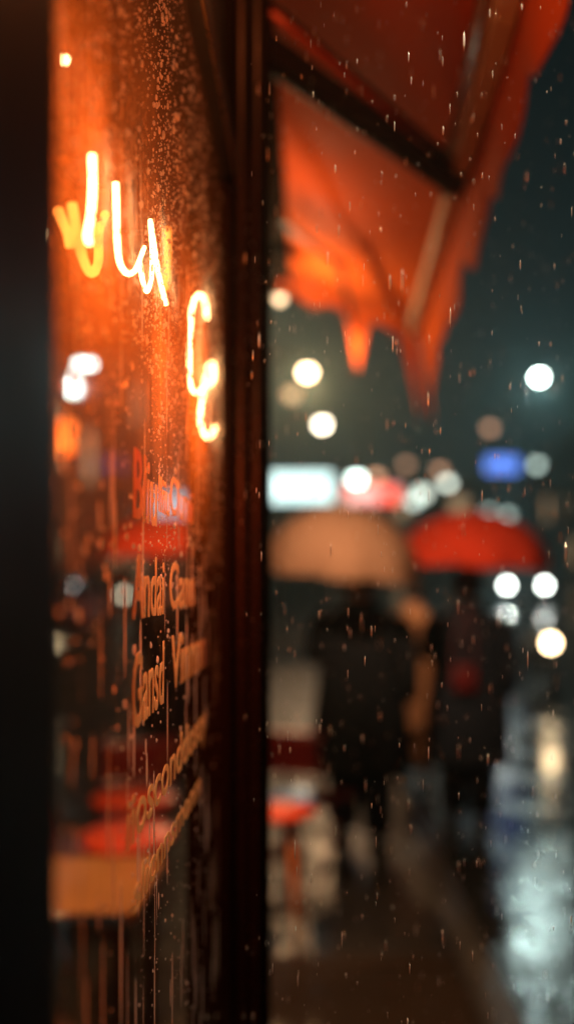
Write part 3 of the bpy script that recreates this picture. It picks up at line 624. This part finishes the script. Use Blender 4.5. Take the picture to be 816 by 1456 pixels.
def umbrella(label, apex, rad, hgt, mat, grip, tiltx=0, tilty=0, group='open umbrellas'):
    t = empty('umbrella', label, 'umbrella', apex, 0, group); t.rotation_euler = (tiltx, tilty, 0)
    n = 8; sub = 8; vs = []; fs = []; rings = 12
    for i in range(rings + 1):
        s = i / rings
        for kx in range(n * sub):
            a = 2 * math.pi * kx / (n * sub); w = abs(math.cos(a * n / 2))            # 1 on ribs
            rr = rad * math.sin(s * math.pi * .5) ** .92 * (1 - (.09 * s ** 2) * (1 - w) ** 1.3); z = -hgt * (1 - math.cos(s * math.pi * .5)) ** .95 + .02 * (1 - w) * s * s
            vs.append((rr * math.cos(a), rr * math.sin(a), z))
    m = n * sub
    for i in range(rings): fs += [(i * m + j, i * m + (j + 1) % m, (i + 1) * m + (j + 1) % m, (i + 1) * m + j) for j in range(m)]
    mb = MB(); mb.add(vs, fs, 0, True); mb.build('canopy', mat, t)
    MB().tube([(0, 0, .05), (0, 0, -.82)], .006, 8).build('shaft', M['darkmetal'], t)
    MB().tube(smooth_path([Vector(p_) for p_ in ((0, 0, -.78), (0, 0, -.9), (.01, 0, -.94), (.035, 0, -.955), (.06, 0, -.935))], 4), .011, 10).build('handle', M['shoe'], t)
    for kx in range(n):
        a = 2 * math.pi * kx / n; pp = []
        for i in range(0, rings + 1, 2):
            s = i / rings; rr = rad * math.sin(s * math.pi * .5) ** .92; pp.append((rr * math.cos(a), rr * math.sin(a), -hgt * (1 - math.cos(s * math.pi * .5)) ** .95 - .006))
        MB().tube(pp, .002, 5).tube([(0, 0, -hgt * .95), pp[3]], .002, 5).build('rib', M['darkmetal'], t)
    return t
# left pedestrian, tan umbrella
q = P(512, 835, 6.45)
person('pedestrian in a long black coat under the tan umbrella, seen from behind', (q.x, 6.45, 0), R(180), 1.74, M['coat'], M['navy'], (.10, -.20, 1.22), .86, wide=1.12)
u_ = P(492, 720, 6.25); umbrella('tan umbrella held over the left pedestrian', u_, .47, .42, M['umb_tan'], None, R(3), R(5))
q = P(664, 835, 7.0)
person('pedestrian in a dark coat under the red umbrella, at the edge of the road', (q.x, 7.0, 0), R(176), 1.72, M['navy'], M['coat'], (.10, -.20, 1.22), .90, step=.05, wide=1.06)
u_ = P(675, 727, 6.85); umbrella('bright red umbrella held over the right pedestrian', u_, .49, .36, M['umb_red'], None, R(2), R(2))
bgp = P(660, 962, 6.72); b_ = empty('handbag', 'dark red bag hanging on the back of the right pedestrian', 'bag', (bgp.x, 6.76, bgp.z - .09))
MB().box((0, 0, .08), (.15, .06, .16), bev=.02).build('body', M['redbag'], b_); MB().tube(smooth_path([Vector(p_) for p_ in ((-.06, 0, .16), (-.05, .02, .34), (.02, .04, .50), (.06, .02, .34), (.06, 0, .16))], 5), .006, 8).build('strap', M['redbag'], b_)
q = P(588, 835, 8.6)
person('farther pedestrian in a tan coat between the two dark figures', (q.x, 8.6, 0), R(170), 1.66, M['tancoat'], M['tancoat'], None, .85, step=.06)
# stand-in figure and umbrella for the right pedestrian's reflection in the pane
q = P(246, 835, 8.2)
person('dark-coated stand-in behind the lettered glass for the reflected right pedestrian', (q.x, 8.2, 0), R(185), 1.72, M['coat'], M['coat'], (.10, -.20, 1.22), .80)
u_ = P(236, 733, 8.05); umbrella('red stand-in umbrella behind the lettered glass for the reflected red umbrella', u_, .48, .30, M['umb_red'], None, R(2), R(-2))

# ================================================================ STREET LIGHTS
def street_lamp(label, px, py, d, r, col, s, group='street lamps'):
    p = P(px, py, d); t = empty('street_lamp', label, 'lamp', (p.x, p.y, gz(d)), 0, group); h = p.z - gz(d)
    ox = 1.3 if px > 560 or px == 458 else -1.3
    MB().tube([(ox, 0, 0), (ox, 0, .9), (ox, 0, .91), (ox, 0, h + .15)], [.085, .08, .055, .04], 10).lathe([(.13, 0), (.13, .04), (.09, .10)], (ox, 0, 0), n=14).build('pole', M['pole'], t)
    MB().tube(smooth_path([Vector(q_) for q_ in ((ox, 0, h + .12), (ox * .8, 0, h + r + .22), (ox * .3, 0, h + r + .24), (0, 0, h + r * 1.2))], 4), .025, 8).build('arm', M['pole'], t)
    MB().lathe([(r * .95, h + r * .45), (r * .9, h + r * .75), (r * .5, h + r * 1.12), (.01, h + r * 1.25)], n=16).build('lamp_cap', M['pole'], t)
    MB().lathe([(r * math.sin(a), h - r * math.cos(a)) for a in [math.pi * i / 10 for i in range(1, 10)]], n=18).build('lamp_globe', em('lamp_globe_glow', col, s), t)
    return t
warm, cool, cream = (1, .72, .42), (.80, 1, .90), (1, .86, .62)
def rr(px, d): return px / FPX * d / 2
street_lamp('brightest warm street lamp, just right of the cafe column', 437, 529, 24, rr(15, 24), warm, 26)
street_lamp('cream street lamp below and right of the brightest one', 458, 603, 33, rr(13, 33), cream, 22)
street_lamp('bright cool white street lamp alone at the right edge', 766, 536, 24, rr(11, 24), cool, 55)
street_lamp('dim tan lamp behind the brightest warm one', 415, 560, 28, rr(20, 28), (1, .6, .3), 1.6)
dimcols = {'brown': (1, .5, .28), 'pale': (.85, .95, .8), 'grey': (.7, .9, .8)}
for px, py, d, dia, c, s, lb in [
 (696, 608, 33, 14, 'brown', 1.6, 'dim brownish lamp above the blue sign'),
 (762, 660, 42, 14, 'grey', 3.2, 'grey-green lamp right of the blue sign'),
 (636, 686, 48, 14, 'pale', 5.0, 'pale round lamp above the gap between the umbrellas'),
 (600, 700, 56, 20, 'pale', 3.2, 'large pale lamp left of the red umbrella top'),
 (588, 712, 57, 16, 'grey', 3.0, 'grey lamp overlapping the large pale one'),
 (625, 668, 44, 14, 'brown', 1.8, 'small brown lamp over the pale round one'),
 (577, 660, 44, 13, 'brown', 1.4, 'faint brown lamp right of the red sign'),
 (694, 727, 60, 13, 'grey', 3.0, 'left of two grey lamps over the red umbrella'),
 (722, 732, 62, 13, 'grey', 2.8, 'right of two grey lamps over the red umbrella'),
 (507, 681, 38, 19, 'grey', 14, 'bluish white lamp between the two lit signs'),
 (535, 677, 42, 15, 'brown', 2.6, 'tan lamp above the red sign'),
 (729, 806, 50, 15, 'grey', 1.5, 'faint lamp over the left headlight'),
 (101, 780, 34, 13, 'grey', 2.5, 'grey lamp at the left seen through the glass'),
 (103, 741, 40, 12, 'grey', 1.6, 'faint grey lamp higher at the left through the glass'),
 (193, 820, 36, 13, 'pale', 4.0, 'pale lamp seen through the lettering'),
 (299, 811, 36, 12, 'grey', 4.5, 'bluish lamp at the right edge of the glass')]:
    if py > 780: continue
    street_lamp(lb, px, py, d, rr(dia, d), dimcols[c], s)
p = P(745, 812, 45); t = empty('traffic_light', 'traffic light showing red above the oncoming car', 'traffic light', (p.x, p.y, gz(45)))
h_ = p.z - gz(45); MB().tube([(0, .12, 0), (0, .12, h_ - .7)], .05, 8).build('pole', M['pole'], t); MB().box((0, .1, h_ - .32), (.3, .18, .95), bev=.03).build('housing', M['pole'], t)
for k_, mm_ in enumerate((em('red_signal', (1, .05, .02), 4), M['carglass'], M['carglass'])): MB().lathe([(.02, -.02), (.10, -.015), (.115, 0), (.115, .03)], (0, -.005, h_ - .32 * k_), 18, rot=Matrix.Rotation(R(90), 3, 'X')).build('lens', mm_, t)
# street lamp light into the scene
p = P(437, 529, 24); lamp_light('street_lamp_light', 'POINT', p + Vector((0, -.0, -.25)), 800, (1, .55, .25), .12)
p = P(766, 536, 24); lamp_light('street_lamp_light', 'POINT', p + Vector((0, -.0, -.25)), 190, (.72, 1, .94), .12)

# ================================================================ SIGNS AND BUILDINGS
def lit_sign(name, label, px0, py0, px1, py1, d, mat, posts=True, dep=.2):
    a = P(px0, py1, d); b = P(px1, py0, d); t = empty(name, label, 'sign', ((a.x + b.x) / 2, d, gz(d)))
    w = b.x - a.x; z0 = a.z - gz(d); z1 = b.z - gz(d)
    MB().box2((-w / 2, -.0, z0), (w / 2, -.03, z1), bev=.01).build('panel', mat, t)
    m = MB().box2((-w / 2 - .04, .002, z0 - .04), (w / 2 + .04, dep, z1 + .04), bev=.02)
    if posts:
        for s in (-1, 1): m.tube([(s * w * .4, dep / 2, 0), (s * w * .4, dep / 2, z0 - .03)], .04, 8)
    m.build('housing', M['pole'], t); return t
lit_sign('lit_sign', 'large pale cyan backlit sign just right of the column', 384, 672, 472, 714, 22, emis_sign('cyan_panel', ((.6, .95, .93), (.85, 1.15, 1.1)), 1.9, (3, 4), .42))
lit_sign('lit_sign', 'red backlit sign with a pale middle beside the cyan one', 488, 690, 569, 716, 23, emis_sign('red_panel', ((1.3, .08, .04), (1.2, .6, .52)), 1.6, (1.3, 1), .5))
lit_sign('lit_sign', 'small blue backlit sign high over the road', 690, 650, 736, 672, 30, emis_sign('blue_panel', ((.10, .22, .8), (.14, .30, 1.0)), 1.7, (2, 2)))
lit_sign('lit_sign', 'pale blue backlit sign seen through the glass above the red umbrella', 218, 702, 286, 733, 16, emis_sign('pale_panel', ((.4, .62, .75), (.65, .85, .95)), .9, (3, 3), .42))
def building(label, x0, x1, y0, y1, h, mat, lit=0.12, face='x+', base=None):
    cx, cy = (x0 + x1) / 2, (y0 + y1) / 2; zb = gz(y0); t = empty('building', label, 'building', (cx, cy, zb), 0, 'buildings along the street')
    MB().box2((x0 - cx, y0 - cy, -.3), (x1 - cx, y1 - cy, h)).build('wall', mat, t)
    MB().box2((x0 - cx - .25, y0 - cy - .25, h + .002), (x1 - cx + .25, y1 - cy + .25, h + .5)).build('cornice', M['winframe'], t)
    fl = int(h // 3.2)
    def win(c, w, hh, n, glass):
        m = MB(); u = Vector((0, 0, 1)); s = Vector(n).cross(u); c = Vector(c)
        for a_, b_ in ((-1, 0), (1, 0), (0, -1), (0, 1)):
            ce = c + s * (a_ * w / 2) + u * (b_ * hh / 2) + Vector(n) * .04
            dims = Vector((.08, .08, .08)) + (s if b_ else u) .__class__([abs(q_) for q_ in ((s * w) if b_ else (u * hh))])
            m.box(ce, tuple(dims))
        f = m.build('window', M['winframe'], t)
        MB().box(c + Vector(n) * .03, tuple(abs(s[i]) * (w - .09) + abs(u[i]) * (hh - .09) + abs(n[i]) * .04 for i in range(3))).build('pane', glass, f)
    rnd = random.Random(label)
    for fz in range(fl):
        z = 1.9 + fz * 3.2
        if 'x' in face:
            n = (1, 0, 0) if face == 'x+' else (-1, 0, 0); xx = (x1 - cx) if face == 'x+' else (x0 - cx)
            k = max(1, int((y1 - y0) // 4))
            for i in range(k): win((xx, y0 - cy + (y1 - y0) * (i + .5) / k, z), 1.3, 1.7, n, LITW if rnd.random() < lit else M['winglass'])
        k = max(1, int((x1 - x0) // 4))
        for i in range(k): win((x0 - cx + (x1 - x0) * (i + .5) / k, y0 - cy, z), 1.3, 1.7, (0, -1, 0), LITW if rnd.random() < lit else M['winglass'])
    return t
LITW = em('lit_window', (1, .62, .32), .5)
building('brown brick building farther along the left pavement', -22, -7, 26, 44, 13, M['facade2'], .2, 'x+')
building('grey building at the far left end of the street', -20, -5.5, 50, 66, 11, M['facade1'], .15, 'x+')
building('low dark stone building closing the street', -5, 14, 84, 96, 7, M['facade3'], .3, 'y')
building('grey rendered building on the right side of the road', 17, 30, 34, 52, 11, M['facade1'], .4, 'x-')
building('dark stone building farther up on the right', 16, 30, 58, 78, 9, M['facade3'], .35, 'x-')

# ================================================================ CARS
HL = em('headlight_glow', (.92, 1, .93), 32); HLW = em('warm_headlight_glow', (1, .72, .4), 30); HLD = em('dim_headlight_glow', (1, .85, .6), 4)
TL = em('tail_light_glow', (1, .05, .02), 5)
def car(label, loc, rz, paint, hl, group='cars on the wet road'):
    t = empty('car', label, 'car', loc, rz, group)                        # front faces local -y
    secs = [(-2.15, .35, .62, .78), (-2.05, .25, .74, .84), (-1.2, .22, .88, .88), (-.6, .22, .95, .89), (.9, .22, 1.0, .89), (1.9, .25, .98, .86), (2.15, .38, .85, .80)]
    m = MB(); vs = []; n = 12
    for y, zl, zh, hw in secs:
        vs += [(-hw + .08, y, zl), (-hw, y, zl + .12), (-hw, y, (zl + zh) / 2), (-hw + .02, y, zh - .1), (-hw + .12, y, zh), (-.3, y, zh + .03), (.3, y, zh + .03), (hw - .12, y, zh), (hw - .02, y, zh - .1), (hw, y, (zl + zh) / 2), (hw, y, zl + .12), (hw - .08, y, zl)]
    fs = [(i * n + j, i * n + (j + 1) % n, (i + 1) * n + (j + 1) % n, (i + 1) * n + j) for i in range(len(secs) - 1) for j in range(n)] + [tuple(range(n))[::-1], tuple((len(secs) - 1) * n + j for j in range(n))]
    m.add(vs, fs, 0, True); m.build('body', paint, t)
    cab = [(-.95, .96, .74), (-.35, 1.42, .60), (.9, 1.45, .60), (1.75, 1.0, .72)]
    vs = []
    for y, z, hw in cab: vs += [(-.76, y if z < 1.1 else y, .96), (-hw, y, z), (hw, y, z), (.76, y, .96)]
    fs = [(i * 4 + j, i * 4 + (j + 1) % 4, (i + 1) * 4 + (j + 1) % 4, (i + 1) * 4 + j) for i in range(3) for j in range(4)] + [(3, 2, 1, 0), (12, 13, 14, 15)]
    m = MB(); m.add(vs, fs); m.build('windows', M['carglass'], t)
    MB().box((0, .28, 1.46), (1.16, 1.25, .04), bev=.015).build('roof', paint, t)
    for s in (-1, 1):
        for y in (-1.35, 1.35):
            rt = Matrix.Rotation(R(90), 3, 'Y')
            w = MB().lathe([(.2, -.1), (.31, -.1), (.33, -.07), (.33, .07), (.31, .1), (.2, .1)], (s * .80, y, .33), 24, rot=rt).build('wheel', M['tyre'], t)
            MB().lathe([(.02, -.105), (.19, -.108), (.2, .0), (.2, .108), (.02, .105)], (s * .80, y, .33), 16, rot=rt).build('rim', M['alu'], w)
        MB().lathe([(.02, -.05), (.08, -.05), (.1, -.02), (.1, .03), (.07, .05)], (s * .66, -2.12, .68), 18, rot=Matrix.Rotation(R(90), 3, 'X')).build('headlight', hl, t)
        MB().box((s * .68, 2.14, .72), (.25, .05, .12), bev=.02).build('tail_light', TL, t)
        MB().box((s * .93, -.75, 1.0), (.16, .1, .11), bev=.03).build('mirror', paint, t)
    MB().box((0, -2.17, .5), (.9, .03, .14), bev=.01).build('grille', M['darkmetal'], t)
    MB().box((0, -2.2, .38), (.5, .015, .11), bev=.004).build('number_plate', M['winframe'], t)
    return t
def car_at(label, px, d, paint, hl, first=None, rz=0):
    x = (px - VX) / FPX * d; sl = math.atan(.04) if d > 14 else 0
    c = car(label, (x, d + 2.15, gz(d + 2.15) - .012), rz, paint, hl); c.rotation_euler = (sl, 0, rz); return c
car_at('approaching car with two bright white headlights between the red umbrella and the kerb', 747, 37, M['carpaint'], HL)
def scooter(label, px, py, d, rz):
    p = P(px, py, d); z0 = gz(d) - .012; t = empty('motor_scooter', label, 'scooter', (p.x, p.y, z0), rz); rt = Matrix.Rotation(R(90), 3, 'Y')
    for y in (.12, 1.38):
        w = MB().lathe([(.13, -.045), (.21, -.05), (.235, -.03), (.24, 0), (.235, .03), (.21, .05), (.13, .045)], (0, y, .24), 24, rot=rt).build('wheel', M['tyre'], t)
        MB().lathe([(.02, -.047), (.125, -.047), (.125, .047), (.02, .047)], (0, y, .24), 14, rot=rt).build('rim', M['alu'], w)
    MB().loft([(0, 1.15, .34, .14, .42), (0, 1.12, .45, .18, .48), (0, 1.08, .62, .17, .46), (0, 1.05, .72, .13, .40)], 20).box((0, .55, .33), (.30, .5, .07), bev=.03).build('body', M['carpaint'], t)
    MB().bar((0, .36, .32), (0, .14, .80), .38, .03, bev=.012).tube([(0, .10, .26), (0, .0, .50)], .035, 10).lathe([(.10, .40), (.13, .46), (.06, .52)], (0, .08, 0), 16, sy=1.8).build('leg_shield', M['carpaint'], t)
    MB().loft([(0, 1.02, .725, .14, .36), (0, 1.02, .78, .15, .38), (0, 1.02, .80, .12, .34)], 20).build('seat', M['tyre'], t)
    hb = MB().tube([(-.32, .16, .99), (-.12, .08, .95), (.12, .08, .95), (.32, .16, .99)], .014, 8).loft([(0, .06, .80, .09, .07), (0, .04, .88, .12, .09), (0, .06, .97, .09, .07)], 16).build('handlebar', M['carpaint'], t)
    for s_ in (-1, 1): MB().tube([(s_ * .22, .11, .97), (s_ * .26, .08, 1.12)], .006, 6).box((s_ * .27, .08, 1.16), (.11, .015, .08), bev=.007).build('mirror', M['darkmetal'], hb)
    MB().lathe([(.02, -.03), (.06, -.028), (.075, -.01), (.075, .03)], (0, -.06, p.z - z0), 20, rot=Matrix.Rotation(R(90), 3, 'X')).build('headlight', HLW, t); return t
scooter('dark motor scooter with one warm headlight at the right edge of the road', 781, 914, 15, 0)
c3 = car_at('car with yellowish headlights seen through the left of the glass', 143, 30, M['carpaint2'], HLD)
c4 = car_at('parked red car seen through the glass behind the lamps', 60, 22, M['carpaint3'], M['alu'])
lamp_light('headlight_beam', 'SPOT', P(719, 832, 36.6), 150, (.9, 1, .93), .08, target=(3.5, 8, 0), spot=40)

# ================================================================ RAIN AND HAZE
rn = bpy.data.materials.new('rain_water'); rn.use_nodes = True; t = rn.node_tree; t.nodes.clear(); L = t.links.new
o_ = t.nodes.new('ShaderNodeOutputMaterial'); a_ = t.nodes.new('ShaderNodeBsdfTranslucent'); a_.inputs[0].default_value = (1, 1, 1, 1)
b2 = t.nodes.new('ShaderNodeBsdfDiffuse'); b2.inputs[0].default_value = (.9, .97, 1, 1); m_ = t.nodes.new('ShaderNodeMixShader'); L(a_.outputs[0], m_.inputs[1]); L(b2.outputs[0], m_.inputs[2])
g_ = t.nodes.new('ShaderNodeBsdfGlossy'); g_.inputs['Roughness'].default_value = .1; m2_ = t.nodes.new('ShaderNodeMixShader'); m2_.inputs[0].default_value = .3
L(m_.outputs[0], m2_.inputs[1]); L(g_.outputs[0], m2_.inputs[2]); L(m2_.outputs[0], o_.inputs[0])
N = 4200; d = .8 + 3.2 * rng.random(N) ** 1.3; px = rng.uniform(300, 840, N); py = rng.uniform(-60, 1500, N)
X = (px - VX) / FPX * d; Z = EYE + (VY - py) / FPX * d; keep = (X > -.06 + 0 * d) | (d > 2.2); keep &= (X > -.12)
X, d, Z = X[keep], d[keep], Z[keep]; n = len(X); ra = .00028 * np.exp(rng.normal(0, .4, n)); le = ra * rng.uniform(4, 16, n)
blobs('falling_rain', np.column_stack([X, d, Z]), np.column_stack([ra, ra, le]), rn); tag(bpy.data.objects['falling_rain'], 'rain falling in short bright streaks', 'rain', kind='stuff')
hz = MB().box2((-49, -7, -1.3), (50, 103, 17)); hm = bpy.data.materials.new('rain_haze'); hm.use_nodes = True; t = hm.node_tree; t.nodes.clear()
o_ = t.nodes.new('ShaderNodeOutputMaterial'); pv = t.nodes.new('ShaderNodeVolumePrincipled'); pv.inputs['Density'].default_value = .003; pv.inputs['Color'].default_value = (.62, .95, 1, 1); pv.inputs['Anisotropy'].default_value = .78
t.links.new(pv.outputs[0], o_.inputs['Volume']); tag(hz.build('haze', hm), 'thin rain haze filling the street', 'haze', kind='stuff')
